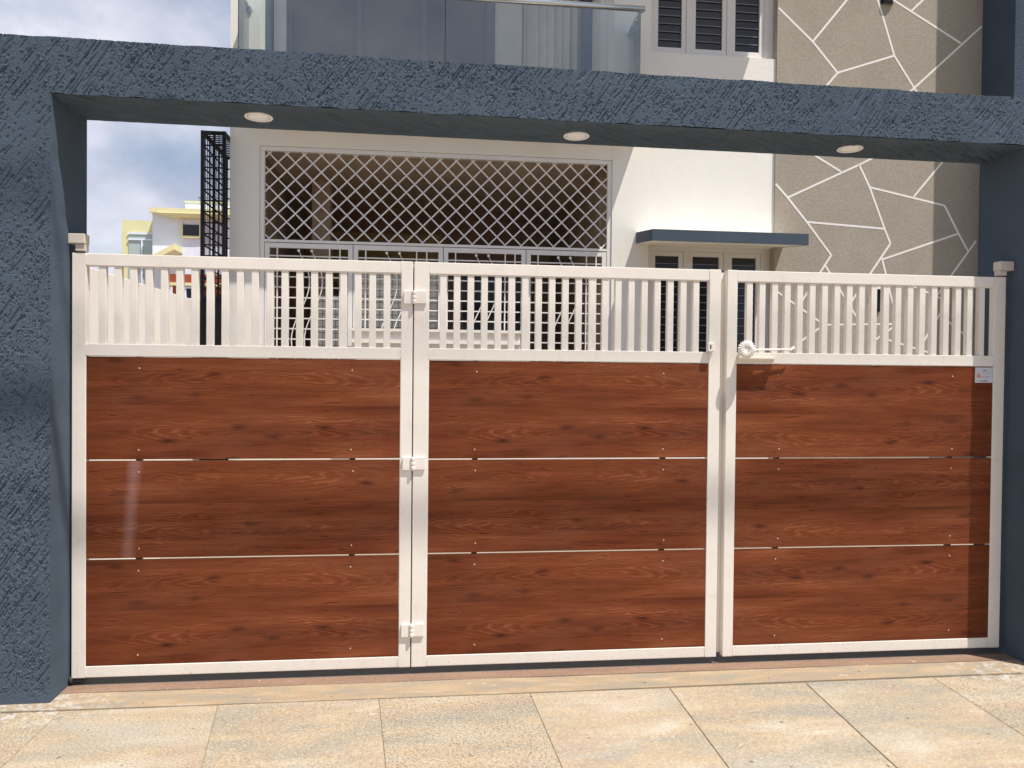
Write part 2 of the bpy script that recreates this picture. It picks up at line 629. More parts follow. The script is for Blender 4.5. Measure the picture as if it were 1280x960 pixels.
def relief(x, z):
    a = math.radians(56)
    xw = x+0.02*(vnoise(x*2.1, z*2.1, 3)-0.5)
    u = xw*np.cos(a)+z*np.sin(a)           # along the trowel stroke
    v = -xw*np.sin(a)+z*np.cos(a)          # across it
    patch = vnoise(x*2.6+7, z*2.6, 9)
    g1 = vnoise(u*8, v*165, 11)
    g2 = vnoise(u*30+40, v*200+9, 12)
    h = -0.0046*sstep(0.70, 0.80, g1)*sstep(0.40, 0.62, vnoise(x*5, z*5, 5))
    h += -0.0036*sstep(0.74, 0.86, g2)
    pit = vnoise(u*120, v*170, 21)
    h += -0.0042*sstep(0.76, 0.90, pit)*sstep(0.25, 0.55, patch)
    lump = vnoise(x*165+13, z*165, 23)
    h += 0.0034*sstep(0.78, 0.93, lump)*sstep(0.25, 0.55, vnoise(x*6, z*6+5, 24))
    h += 0.0010*(vnoise(x*190, z*190, 28)-0.5)
    h += 0.0004*(vnoise(u*30, v*90, 25)-0.5)+0.003*(vnoise(x*4, z*4, 26)-0.5)
    return h*np.clip((z-0.03)/0.06, 0.15, 1)


def rough_block(name, parent, x0, x1, z0, z1, yf, yb, step=0.0028, zt=None, edge=None):
    """block whose street face is a displaced grid; yf, yb give front/back y at a given x; edge shifts the x of a side with height"""
    nx, nz = max(2, int((x1-x0)/step)), max(2, int((z1-z0)/step))
    xs, zs = np.linspace(x0, x1, nx+1), np.linspace(z0, z1, nz+1)
    X, Z = np.meshgrid(xs, zs)
    D = relief(X, Z)
    Y = np.vectorize(yf)(X[0])[None, :]*np.ones_like(X)-D
    # chipped uneven arrises
    Xs = X.copy()
    Zs = Z.copy()
    if z1 > 2.9:      # the beam: only its free edges are uneven
        Zs[0, :] += 0.006*(vnoise(xs*14, xs*0+2, 31)-0.5)*((xs > 0.0) & (xs < 4.86))
        Zs[-1, :] += 0.006*(vnoise(xs*11, xs*0+7, 32)-0.5)
    Xs[:, 0] += 0.006*(vnoise(zs*12, zs*0+4, 33)-0.5)
    Xs[:, -1] += 0.006*(vnoise(zs*12, zs*0+9, 34)-0.5)
    verts = np.stack([Xs, Y, Zs], -1).reshape(-1, 3)
    idx = np.arange((nx+1)*(nz+1)).reshape(nz+1, nx+1)
    q = np.stack([idx[:-1, :-1], idx[:-1, 1:], idx[1:, 1:], idx[1:, :-1]], -1).reshape(-1, 4)
    ring = list(idx[0, :-1])+list(idx[:-1, -1])+list(idx[-1, :0:-1])+list(idx[:0:-1, 0])
    nb = len(verts)
    back = []
    for i in ring:
        r_, c_ = divmod(int(i), nx+1)
        back.append((xs[c_], yb(xs[c_]), zs[r_]))
    allv = [tuple(v) for v in verts]+back
    faces = [tuple(int(k) for k in f) for f in q]
    n = len(ring)
    for k in range(n):
        a, b = int(ring[k]), int(ring[(k+1) % n])
        faces.append((b, a, nb+k, nb+(k+1) % n))
    faces.append(tuple(nb+k for k in range(n))[::-1])
    me = bpy.data.meshes.new(name)
    me.from_pydata(allv, [], faces)
    me.polygons.foreach_set('use_smooth', [True]*len(q)+[False]*(len(faces)-len(q)))
    me.materials.append(M_navyf)
    me.materials.append(M_navy)
    me.polygons.foreach_set('material_index', [0]*len(q)+[1 if (me.polygons[k].normal.z < -0.5) else 0 for k in range(len(q), len(faces))])
    me.update()
    rs = {(min(int(ring[k]), int(ring[(k+1) % n])), max(int(ring[k]), int(ring[(k+1) % n]))) for k in range(n)}
    ev = np.empty(len(me.edges)*2, dtype=np.int32)
    me.edges.foreach_get('vertices', ev)
    ev = ev.reshape(-1, 2)
    at = me.attributes.new('sharp_edge', 'BOOLEAN', 'EDGE')
    at.data.foreach_set('value', [(min(a, b), max(a, b)) in rs for a, b in ev.tolist()])
    return link(name, me, parent)


# ------------------------------------------------------------------ ground
box('ground', M_ground, None, -400, 400, -400, 700, -0.6, -0.06, kind='structure')
box('road', M_road, None, -60, 60, -9.0, -3.2, -0.055, -0.03, kind='structure')
box('driveway', M_drive, None, -0.45, 9.0, 0.25, 12.0, -0.05, 0.018, kind='structure')
box('threshold', M_thresh, None, -0.03, 4.872, -0.085, 0.004, -0.05, 0.026, 0.003, kind='structure')
M_gateshade = plain('ground darkened as gate shade', (0.085, 0.078, 0.078), 0.6)
box('gate_shade_strip', M_gateshade, None, -0.03, 4.872, 0.0045, 0.25, -0.05, 0.0245, 0.0, kind='structure')  # ground strip coloured dark to stand for the shade under and behind the gate
pave = box('pavement', M_screed, None, -6, 12, -3.2, -0.087, -0.05, 0.0145, kind='structure')
# cement strip along the threshold, uneven rear edge
mb = MB()
n = 90
pa, pb = [], []
for i in range(n+1):
    x = -0.9+6.4*i/n
    pa.append((x, -0.262-0.008*math.sin(x*1.1)))
    yb_ = -0.088-0.010*(float(vnoise(np.array([x*3.0]), np.array([1.5]), 44)[0])-0.5)
    pb.append((x, yb_))
pts = pa+pb[::-1]
mb.hexa([(x, y, -0.02) for x, y in pts], [(x, y, 0.0235) for x, y in pts])
mb.build('cement_strip', M_screed, pave)
# slabs: joints are slightly out of square
J = [(-0.66, -0.30), (0.072, -0.0), (0.745, 0.0), (1.47, 0.0), (2.183, 0.0), (2.872, 0.0), (3.569, 0.0), (4.252, 0.0), (4.96, 0.0), (5.66, 0.0)]
JB = [-0.64, 0.072, 0.842, 1.534, 2.211, 2.862, 3.529, 4.226, 4.93, 5.62]


def jx(i, y):
    a, b = J[i][0], JB[i]
    return a+(b-a)*(-0.26-y)/0.65


for row in range(4):
    y1 = -0.268-row*0.92
    y0 = y1-0.9165
    for i in range(len(J)-1):
        s = 0.0 if row % 2 == 0 else 0.31
        g = 0.0016
        dz = random.uniform(-0.0015, 0.0015)
        c = [(jx(i, y0)+g+s, y0), (jx(i+1, y0)-g+s, y0), (jx(i+1, y1)-g+s, y1), (jx(i, y1)+g+s, y1)]
        b = MB()
        b.hexa([(x, y, -0.02) for x, y in c], [(x, y, 0.020+dz) for x, y in c])
        es = [e for e in b.bm.edges if all(v.co.z > 0 for v in e.verts)]
        bmesh.ops.bevel(b.bm, geom=es, offset=0.0022, segments=1, affect='EDGES')
        b.build('paving_slab', M_stone, pave, (c[0][0], y0, 0))

# ------------------------------------------------------------------ gateway: two pillars and a beam
portal = thing('gateway', 'navy rough plastered gateway of two pillars and a beam framing the wooden gate', 'gateway', (2.4, 0, 0))
BF = lambda x: -0.185+0.0165*x
BB = lambda x: 0.192+0.0140*x
beam = rough_block('beam', portal, -1.1, 6.0, 2.790, 3.040, BF, BB)
rough_block('pillar', portal, -1.1, -0.012, 0.012, 2.7899, BF, BB)
rough_block('pillar', portal, 4.872, 6.0, 0.012, 2.789, lambda x: -0.195, lambda x: 0.262, step=0.0045)
for x, y in ((0.857, 0.008), (2.448, 0.078), (3.962, 0.082)):
    d = MB().lathe([(0.066, 0.0), (0.068, -0.006), (0.065, -0.0095), (0.059, -0.0095), (0.057, -0.006)], (x, y, 2.790), 'Z', 28).build('downlight', M_lamp, beam, (x, y, 2.79))
    MB().lathe([(0.0565, -0.0062), (0.040, -0.0075)], (x, y, 2.790), 'Z', 24).build('lens', M_lamp, d, (x, y, 2.79))
nx, ny = 1240, 86
X, T = np.meshgrid(np.linspace(-0.011, 4.871, nx+1), np.linspace(0.004, 0.996, ny+1))
Y = (BF(X)+T*(BB(X)-BF(X)))
a_ = math.radians(32)
u_, v_ = X*math.cos(a_)+Y*math.sin(a_), -X*math.sin(a_)+Y*math.cos(a_)
edge_ = sstep(0.0, 0.22, T)*sstep(0.0, 0.22, 1-T)
Zs = 2.7885-0.0065*sstep(0.45, 0.75, vnoise(u_*9, v_*70, 61))*edge_-0.004*sstep(0.55, 0.8, vnoise(u_*20, v_*120, 62))*edge_-0.0012*vnoise(u_*14, v_*50, 63)
for cx_, cy_ in ((0.857, 0.008), (2.448, 0.078), (3.962, 0.082)):
    dd = np.sqrt((X-cx_)**2+(Y-cy_)**2)
    Zs = np.where(dd < 0.085, 2.7885+(Zs-2.7885)*sstep(0.066, 0.085, dd), Zs)
idx = np.arange((nx+1)*(ny+1)).reshape(ny+1, nx+1)
q_ = np.stack([idx[:-1, :-1], idx[1:, :-1], idx[1:, 1:], idx[:-1, 1:]], -1).reshape(-1, 4)
me = bpy.data.meshes.new('soffit_plaster')
me.from_pydata(np.stack([X, Y, Zs], -1).reshape(-1, 3).tolist(), [], q_.tolist())
me.polygons.foreach_set('use_smooth', [True]*len(q_))
me.materials.append(M_navyf)
me.update()
link('soffit_plaster', me, beam)
# guide brackets fixed to the pillars above the gate
b = box('guide_bracket', M_gate2, portal, -0.022, 0.062, -0.012, 0.045, 2.142, 2.19, 0.004)
box('guide_roller', M_gate2, b, 0.016, 0.062, -0.004, 0.036, 2.108, 2.1415, 0.003)
b = box('guide_bracket', M_gate2, portal, 4.79, 4.871, -0.012, 0.045, 2.135, 2.185, 0.004)
box('guide_roller', M_gate2, b, 4.79, 4.835, -0.004, 0.036, 2.108, 2.1345, 0.003)

# ------------------------------------------------------------------ the gate leaves
ZB, ZT = 0.060, 2.100
M_support = paint('brown support tube', (0.10, 0.035, 0.02), 0.5, 0.1)
PICK = None
SCREW = None


def gate_leaf(x0, x1, label, stile_l, stile_r, npick, mirror, first=False):
    global PICK, SCREW
    t = thing('gate_leaf', label, 'gate', (x0, 0, ZB), 'leaves of the folding front gate')
    xi0, xi1 = x0+stile_l, x1-stile_r
    y0, y1 = 0.0, 0.042
    for a, b_ in ((x0, xi0), (xi1, x1)):
        box('stile', M_gate, t, a, b_, y0, y1, ZB, ZT, 0.0035)
    box('top_rail', M_gate, t, xi0, xi1, y0+0.0012, y1, 2.040, ZT-0.001, 0.0035)
    box('middle_rail', M_gate, t, xi0, xi1, y0+0.0012, y1, 1.609, 1.668, 0.0035)
    box('bottom_rail', M_gate, t, xi0, xi1, y0+0.0012, y1, ZB+0.001, 0.116, 0.0035)
    for xw in (xi0, xi1):
        for za, zb in ((2.042, 2.097), (1.611, 1.666), (0.063, 0.114)):
            pw = [(xw+random.uniform(-0.0012, 0.0012), 0.0008, za+(zb-za)*q/6) for q in range(7)]
            MB().tube(pw, 0.0017, 5).build('weld_bead', M_gate, t, pw[0])
    pitch_ = (xi1-xi0)/(npick+1)
    for i in range(npick):
        x = xi0+pitch_*(i+1)
        if PICK is None:
            p = box('picket', M_gate, t, x-0.0165, x+0.0165, 0.006, 0.036, 1.6665, 2.0415, 0.0025)
            PICK = p.data
        else:
            link('picket', PICK, t, (x, 0.021, 1.854))
    # boards
    zs = [(1.1125, 1.607), (0.6355, 1.1055), (0.118, 0.6275)]
    sup = [xi0+0.237, xi1-0.236]
    for s in sup:
        box('support_tube', M_support, t, s-0.014, s+0.014, 0.0155, 0.036, 0.117, 1.608)
    # small packing pieces that show in the gaps between boards
    for k, (z0, z1) in enumerate(zs):
        sag = 0.004*(k == 1)
        bmx = MB()
        d = 0.010 if k else 0.0
        ztl, ztr = z1, z1+(0.002 if k == 1 else 0.0)
        bmx.prism_xz([(xi0+0.0015, z0), (xi1-0.0015, z0+0.003*(k == 0)), (xi1-0.0015, ztr), (xi0+0.0015, ztl)], 0.0035, 0.0150)
        m = M_wood[k]
        if first and k == 1:
            m = M_wood_stain
        if mirror:
            # these boards were fixed turned half a turn, so the print runs the other way
            for v in bmx.bm.verts:
                v.co = Vector((xi1-v.co.x, v.co.y-0.0035, z1-v.co.z))
            o = bmx.build('board', m, t)
            o.rotation_euler = (0, math.pi, 0)
            o.location = Vector((xi1, 0.0035, z1))-world_loc(t)
        else:
            o = bmx.build('board', m, t, (xi0, 0.0035, z0))
        for s in sup:
            for zz in (z0+0.045, z1-0.055):
                sx = s+random.uniform(-0.006, 0.006)
                if SCREW is None:
                    sc = MB().lathe([(0.0042, 0.0), (0.0039, -0.0010), (0.0022, -0.0016)], (sx, 0.0035, zz), 'Y', 10).build('screw', M_screw, o, (sx, 0.0035, zz))
                    SCREW = sc.data
                else:
                    sc = bpy.data.objects.new('screw', SCREW)
                    COL.objects.link(sc)
                    sc.parent = o
                    if mirror:
                        sc.location = (xi1-sx, 0.0, z1-zz)
                    else:
                        sc.location = (sx-xi0, 0.0, zz-z0)
    return t


leafA = gate_leaf(0.0, 1.611, 'left gate leaf of brown wood boards and cream pickets, hinged beside the left pillar', 0.064, 0.058, 20, False, True)
leafB = gate_leaf(1.617, 3.212, 'middle gate leaf of brown wood boards, between the hinged seam and the knob latch', 0.076, 0.062, 20, False)
leafC = gate_leaf(3.247, 4.834, 'right gate leaf of brown wood boards with round white knob and small sticker', 0.056, 0.066, 20, True)

# hinges joining left and middle leaves
for z0, z1 in ((1.888, 1.952), (1.056, 1.120), (0.216, 0.280)):
    h = box('hinge', M_gate, leafA, 1.566, 1.6085, -0.011, -0.0002, z0, z1, 0.002)
    box('hinge_plate', M_gate, h, 1.626, 1.678, -0.011, -0.0002, z0+0.002, z1+0.002, 0.002)
    for a, b_ in ((0.0, 0.022), (0.0235, 0.044), (0.0455, 0.066)):
        MB().lathe([(0.0095, z0+a), (0.0105, z0+a+0.002), (0.0105, z0+b_-0.002), (0.0095, z0+b_)], (1.617, -0.0115, 0), 'Z', 14).build('knuckle', M_gate, h, (1.617, -0.0115, z0+a))
# caster wheel under the left leaf
cw = box('caster', M_rubber, leafA, 0.005, 0.05, 0.004, 0.034, 0.045, 0.0598)
MB().lathe([(0.018, -0.012), (0.021, -0.009), (0.021, 0.009), (0.018, 0.012)], (-0.004, 0.012, 0.049), 'X', 18).build('wheel', M_rubber, cw, (-0.004, 0.012, 0.049))

box('cover_strip', M_gate, leafB, 3.185, 3.285, 0.0425, 0.047, ZB+0.01, ZT-0.01)
box('cover_strip', M_gate, leafB, 1.600, 1.630, 0.0425, 0.047, ZB+0.01, ZT-0.01)
# latch keeper on the middle leaf
k = box('latch_keeper', M_gate, leafB, 3.135, 3.172, -0.028, -0.0005, 1.668, 1.716, 0.004)
box('keeper_slot', M_rubber, k, 3.146, 3.153, -0.0288, -0.0275, 1.684, 1.704)
# knob latch on the right leaf
lt = box('latch_plate', M_gate, leafC, 3.302, 3.322, -0.045, -0.0005, 1.636, 1.640)
box('plate_arm', M_gate, lt, 3.322, 3.512, -0.014, -0.0005, 1.636, 1.640)
box('plate_arm', M_gate, lt, 3.322, 3.512, -0.045, -0.027, 1.636, 1.640)
box('plate_arm', M_gate, lt, 3.322, 3.420, -0.0265, -0.0145, 1.6362, 1.6398)
box('plate_arm', M_gate, lt, 3.478, 3.512, -0.0265, -0.0145, 1.6362, 1.6398)
kn = MB().tube([(3.318, 0.0, 1.672), (3.325, -0.05, 1.680)], 0.010, 10).build('knob_stem', M_gate, leafC, (3.318, 0, 1.672))
kb = MB()
bmK = kb.bm
N = 40
prof = [(0.012, 0.012), (0.030, 0.012), (0.041, 0.006), (0.0455, -0.004), (0.043, -0.014), (0.034, -0.021), (0.022, -0.0215), (0.012, -0.017), (0.004, -0.0155)]
rings = []
for j, (r, h) in enumerate(prof):
    ring = []
    for i in range(N):
        a = 2*math.pi*i/N
        f = 1.0+(0.07*(1 if i % 2 else -1) if 2 <= j <= 6 else 0)
        ring.append(bmK.verts.new((3.326+r*f*math.cos(a), -0.062+h*(1.0+(0.12 if i % 2 else -0.12) if 4 <= j <= 7 else 1.0), 1.682+r*f*math.sin(a))))
    rings.append(ring)
for a, b_ in zip(rings, rings[1:]):
    for i in range(N):
        bmK.faces.new((a[i], a[(i+1) % N], b_[(i+1) % N], b_[i]))
bmK.faces.new(rings[0])
bmK.faces.new(rings[-1])
kb.build('knob', M_rope, kn, (3.326, -0.062, 1.682))
MB().tube([(3.345, -0.048, 1.680), (3.42, -0.040, 1.683), (3.50, -0.034, 1.6845), (3.575, -0.030, 1.686)], 0.0042, 8).build('rod', M_rope, kn, (3.345, -0.048, 1.68))
MB().tube([(3.575, -0.030, 1.676), (3.585, -0.030, 1.683), (3.606, -0.030, 1.697)], 0.005, 8).build('rod_end', M_rope, kn, (3.575, -0.03, 1.676))

# printed sticker on the right leaf
M_stk = plain('sticker paper', (0.62, 0.62, 0.66), 0.5)
M_inkp = plain('purple ink', (0.10, 0.05, 0.16), 0.6)
M_inko = plain('orange ink', (0.55, 0.18, 0.06), 0.6)
M_inkg = plain('grey ink', (0.25, 0.25, 0.28), 0.6)
st = box('sticker', M_stk, leafC, 4.6615, 4.7655, 0.0010, 0.0032, 1.520, 1.6035)
for nm, m, a, b_, c, d in (('emblem', M_inkp, 0.045, 0.062, 0.064, 0.069), ('emblem', M_inko, 0.010, 0.030, 0.028, 0.046),
                           ('emblem', M_stk, 0.016, 0.023, 0.035, 0.041), ('text_line', M_inkg, 0.036, 0.096, 0.0335, 0.0350),
                           ('text_line', M_inkg, 0.036, 0.080, 0.0255, 0.0275), ('text_line', M_inkg, 0.012, 0.072, 0.0105, 0.0130),
                           ('text_line', M_inkg, 0.034, 0.074, 0.0050, 0.0085), ('text_line', M_inkg, 0.012, 0.092, 0.0555, 0.0565)):
    box(nm, m, st, 4.6615+a, 4.6615+b_, 0.0004, 0.0010 if m is not M_stk else 0.0003, 1.520+c, 1.520+d)

# ------------------------------------------------------------------ boundary wall at the left inside the yard
bw = thing('boundary_wall', 'cream plastered boundary wall running back along the left side of the yard', 'wall', (-0.55, 4, 0))
box('wall', M_compound, bw, -0.65, -0.45, 0.262, 13.0, 0.0, 2.195, 0.006)

# ------------------------------------------------------------------ the house
H = thing('house', 'cream two storey house with balcony, barred porch and patterned taupe wall behind the gate', 'house', (3.6, 6, 0))
YF = 3.60


def wall(x0, x1, y0, y1, z0, z1, m=None, name='wall'):
    return box(name, m or M_white, H, x0, x1, y0, y1, z0, z1)


TOP = 7.6
wall(-0.15, 0.12, YF, YF+0.22, 0, TOP)
wall(0.12, 3.51, YF+0.001, YF+0.22, 0, 0.75)              # plinth
wall(0.12, 3.51, YF+0.001, YF+0.22, 3.665, 3.90)
wall(0.12, 3.51, YF+0.001, YF+0.22, 6.62, TOP)
wall(3.51, 3.885, YF, YF+0.22, 0, TOP)
wall(3.885, 5.19, YF+0.001, YF+0.22, 0, 1.42)
wall(3.885, 5.19, YF+0.001, YF+0.22, 2.845, 4.752)
wall(3.885, 5.19, YF+0.001, YF+0.22, 6.16, TOP)
taupe = wall(5.19, 7.43, YF-0.02, YF+0.22, 0, TOP, M_taupe)
# side and rear walls, roof
wall(-0.15, 0.0, YF+0.22, 11.0, 0, TOP)
wall(7.28, 7.43, YF+0.22, 11.0, 0, TOP)
wall(0.0, 7.28, 10.85, 11.0, 0, TOP)
wall(-0.15, 7.43, YF+0.01, 11.0, TOP, TOP+0.15, name='roof')
wall(3.51, 3.60, YF+0.22, 10.85, 0, TOP)
# porch interior
box('porch_floor', M_porch, H, 0.0, 3.51, YF+0.22, 6.9, 0.6, 0.75)
box('porch_ceiling', M_porchc, H, 0.0, 3.51, YF+0.22, 6.9, 3.665, 3.80)
box('porch_wall', M_porch, H, 0.0, 3.51, 6.9, 7.0, 0.0, 3.80)
box('porch_wall', M_porchy, H, 0.35, 1.9, 6.86, 6.899, 2.75, 3.45)
box('porch_wall', M_porch, H, 0.0, 0.10, YF+0.22, 6.9, 0.75, 3.664)
box('porch_wall', M_porch, H, 3.43, 3.509, YF+0.22, 6.9, 0.75, 3.664)
dr = box('porch_door', M_dark, H, 2.2, 3.1, 6.85, 6.899, 0.75, 2.95)
box('door_frame', M_porchc, dr, 2.12, 2.199, 6.84, 6.899, 0.75, 3.03)
box('door_frame', M_porchc, dr, 3.101, 3.18, 6.84, 6.899, 0.75, 3.03)
box('porch_pillar', M_porchc, H, 0.42, 0.62, 4.9, 5.1, 0.75, 3.664)
# grille opening surround: thin shadow joint and frame
for a in ((0.105, 0.145, 3.61, 3.665), (3.475, 3.515, 3.61, 3.665)):
    pass
# balcony
slab = box('balcony_slab', M_white, H, -0.02, 3.755, 3.16, YF, 3.90, 4.04)
box('balcony_floor', M_porchc, H, 0.0, 3.60, YF+0.22, 4.5, 3.90, 4.03)
box('balcony_ceiling', M_white, H, 0.0, 3.51, YF+0.22, 4.5, 6.62, 6.75)
box('balcony_side_wall', M_navyp, H, 0.001, 0.12, YF+0.22, 4.4, 4.03, 6.619)
box('balcony_side_wall', M_lav, H, 3.51-0.085, 3.5095, YF+0.22, 4.4, 4.03, 6.619)
bkw = box('balcony_back_wall', M_lav, H, 0.0, 3.51, 4.42, 4.52, 4.03, 6.619)
# sliding doors at the back of the balcony
sdn = MB().box(0.13, 0.245, 4.20, 4.30, 4.03, 6.619).build('door_post', M_lav, H, (0.13, 4.2, 4.03))
sd_ = box('sliding_door', M_doorglass, H, 0.30, 2.38, 4.30, 4.32, 4.09, 6.4)
for xa, xb in ((0.245, 0.30), (0.95, 1.0), (1.62, 1.67), (2.30, 2.38)):
    box('door_frame', M_darkframe, sd_, xa, xb, 4.27, 4.299, 4.03, 6.45)
box('door_frame', M_darkframe, sd_, 0.301, 2.299, 4.272, 4.299, 4.031, 4.09)
box('wall_panel', M_curtain, H, 2.39, 2.68, 4.30, 4.40, 4.03, 6.6)
cu = MB()
ncu = 36
fr_ = []
for i in range(ncu+1):
    x = 2.70+0.62*i/ncu
    fr_.append((x, 4.36+0.018*math.sin(i*1.25)+0.007*math.sin(i*0.6)))
bk_ = [(x, y+0.012) for x, y in fr_][::-1]
cu.hexa([(x, y, 4.05) for x, y in fr_+bk_], [(x, y, 6.5) for x, y in fr_+bk_])
cu.build('curtain', M_curtain, H, (2.7, 4.36, 4.05))
box('door_jamb', M_navyp, H, 3.34, 3.424, 4.22, 4.40, 4.03, 6.45)
# glass parapet: three front panels and two returns
gx = [0.008, 1.838, 3.668]
for a, b_ in zip(gx, gx[1:]):
    box('glass_panel', M_glass, H, a+0.003, b_-0.003, 3.196, 3.206, 3.98, 4.955)
box('glass_panel', M_glass, H, 0.008, 0.018, 3.21, YF-0.004, 3.98, 4.955)
box('glass_panel', M_glass, H, 3.658, 3.668, 3.21, YF-0.004, 3.98, 4.955)
rl = MB().tube([(-0.01, 3.20, 4.975), (3.70, 3.20, 4.975)], 0.028, 14).build('hand_rail', M_steel, H, (0, 3.2, 4.975))
for x in (0.013, 3.664):
    MB().tube([(x, 3.21, 4.945), (x, YF-0.02, 4.925)], 0.020, 12).build('rail_return', M_steel, rl, (x, 3.2, 4.94))
    MB().lathe([(0.034, -0.018), (0.036, -0.012), (0.036, -0.001)], (x, YF, 4.925), 'Y', 16).build('flange', M_steel, rl, (x, YF, 4.925))


# windows with three louvred shutters
def window(z0, z1, label):
    w = box('window', M_lav, H, 3.886, 5.189, YF+0.15, YF+0.18, z0, z1)
    w['label'] = label
    for xa, xb in ((3.886, 3.935), (4.275, 4.325), (4.70, 4.742), (5.095, 5.189)):
        box('frame', M_lav, w, xa, xb, YF+0.075, YF+0.149, z0, z1)
    box('frame', M_lav, w, 3.9355, 5.0945, YF+0.078, YF+0.149, z1-0.05, z1-0.001)
    box('frame', M_lav, w, 3.9355, 5.0945, YF+0.078, YF+0.149, z0+0.001, z0+0.045)
    for xa, xb in ((3.937, 4.273), (4.327, 4.698), (4.744, 5.093)):
        za, zb = z0+0.047, z1-0.052
        m = 0.045
        s = MB()
        s.box(xa, xa+m, YF+0.085, YF+0.125, za, zb)
        s.box(xb-m, xb, YF+0.085, YF+0.125, za, zb)
        s.box(xa+m, xb-m, YF+0.086, YF+0.124, za, za+m)
        s.box(xa+m, xb-m, YF+0.086, YF+0.124, zb-m, zb)
        s.build('shutter', M_lav, w, (xa, YF+0.085, za))
        box('pane', M_dark, w, xa+m, xb-m, YF+0.112, YF+0.120, za+m, zb-m)
        nb = int((zb-za-2*m)/0.082)
        for i in range(1, nb+1):
            z = za+m+i*(zb-za-2*m)/(nb+1)
            box('louvre_rod', M_slat, w, xa+m, xb-m, YF+0.096, YF+0.104, z-0.0045, z+0.0045)
        box('shutter_hinge', M_slat, w, xb-0.012, xb-0.002, YF+0.079, YF+0.085, zb-0.26, zb-0.18)
    return w


window(1.42, 2.845, 'ground floor window under the navy canopy')
window(4.752, 6.16, 'upper floor window beside the balcony')


def canopy(z, x0, x1):
    c = MB()
    c.hexa([(x0, YF-0.001, z), (x1, YF-0.001, z), (x1, 3.062, z-0.062), (x0, 3.062, z-0.062)],
           [(x0, YF-0.001, z+0.104), (x1, YF-0.001, z+0.104), (x1, 3.062, z+0.036), (x0, 3.062, z+0.036)])
    o = c.build('canopy', M_white, H, (x0, YF, z))
    f = MB()
    f.box(x0-0.006, x1+0.006, 3.05, 3.0615, z-0.066, z+0.040)
    for xa, xb in ((x0-0.006, x0-0.0003), (x1+0.0003, x1+0.006)):
        f.hexa([(xa, YF-0.001, z-0.003), (xb, YF-0.001, z-0.003), (xb, 3.0618, z-0.066), (xa, 3.0618, z-0.066)],
               [(xa, YF-0.001, z+0.107), (xb, YF-0.001, z+0.107), (xb, 3.0618, z+0.040), (xa, 3.0618, z+0.040)])
    f.build('fascia', M_slabedge, o, (x0, 3.05, z))


canopy(2.852, 3.765, 5.275)
canopy(6.18, 3.30, 5.36)

# white pattern lines over the taupe wall
LINES = [(5.2, 5.26, 5.568, 4.943), (5.568, 4.943, 5.84, 4.643), (5.84, 4.643, 6.446, 4.848), (5.982, 5.455, 5.568, 4.943),
         (5.84, 4.643, 5.486, 4.228), (6.252, 5.44, 6.455, 4.848), (6.455, 4.848, 6.746, 4.437), (6.374, 5.448, 7.189, 5.022),
         (6.90, 5.58, 6.632, 5.317), (7.42, 5.21, 6.395, 4.272), (5.30, 3.96, 5.892, 3.641), (5.325, 3.355, 6.09, 3.718),
         (6.09, 3.718, 6.403, 3.878), (5.195, 3.49, 5.325, 3.355), (5.325, 3.355, 5.534, 3.115), (5.534, 3.115, 5.802, 2.785),
         (5.802, 2.785, 5.475, 2.279), (5.735, 2.685, 6.136, 2.087), (5.534, 3.115, 6.379, 3.072), (6.09, 3.718, 6.208, 3.493),
         (6.208, 3.493, 6.379, 3.072), (6.379, 3.072, 6.446, 2.922), (6.446, 2.922, 6.002, 2.273), (6.352, 2.783, 6.541, 2.094),
         (6.208, 3.493, 7.04, 3.334), (7.04, 3.334, 7.202, 3.048), (7.202, 3.048, 7.314, 2.868), (7.25, 4.07, 6.694, 3.412),
         (6.37, 2.759, 7.202, 3.048), (7.402, 2.979, 6.963, 2.384), (5.207, 2.412, 5.736, 2.072), (5.736, 2.072, 5.311, 1.772),
         (5.736, 2.072, 6.541, 2.094), (6.541, 2.094, 6.297, 1.925), (6.297, 1.925, 6.283, 1.60), (6.332, 1.958, 6.957, 1.784),
         (6.693, 2.494, 7.099, 2.337), (7.09, 2.337, 6.777, 1.824), (7.039, 2.177, 7.378, 1.932)]
for i, (xa, za, xb, zb) in enumerate(LINES):
    d = Vector((xb-xa, 0, zb-za)).normalized()
    nrm = Vector((-d.z, 0, d.x))*0.0098
    pts = [(xa-nrm.x, za-nrm.z), (xb-nrm.x, zb-nrm.z), (xb+nrm.x, zb+nrm.z), (xa+nrm.x, za+nrm.z)]
    MB().prism_xz(pts, YF-0.0212-0.00012*(i % 8), YF-0.0195).build('pattern_line', M_line, taupe, (xa, YF-0.02, za))
nv = box('wall_niche', M_black, H, 6.262, 6.336, YF-0.034, YF-0.0201, 2.215, 2.445)
box('niche_cap', M_line, nv, 6.25, 6.348, YF-0.06, YF-0.0202, 2.446, 2.47)

fin = thing('fin_wall', 'tall navy rough plastered fin wall at the right end of the house', 'wall', (7.7, 3.4, 0))
box('wall', M_navy, fin, 7.432, 8.6, 3.13, 4.2, 0, 8.2, 0.004)

wlp = thing('wall_lamp', 'black cylinder wall lamp high on the patterned taupe wall', 'lamp', (6.36, YF-0.09, 5.37))
lb = MB()
for k_ in (0,):
    arc = [(6.36+0.066*math.cos(math.pi*i/14), YF-0.0215-0.036*math.sin(math.pi*i/14)) for i in range(15)]
    lb.hexa([(x, y, 5.372) for x, y in arc], [(x, y, 5.62) for x, y in arc])
lb.build('lamp_body', M_black, wlp, (6.36, YF-0.04, 5.372))
box('lamp_trim', M_slat, wlp, 6.315, 6.405, YF-0.044, YF-0.024, 5.366, 5.3715)

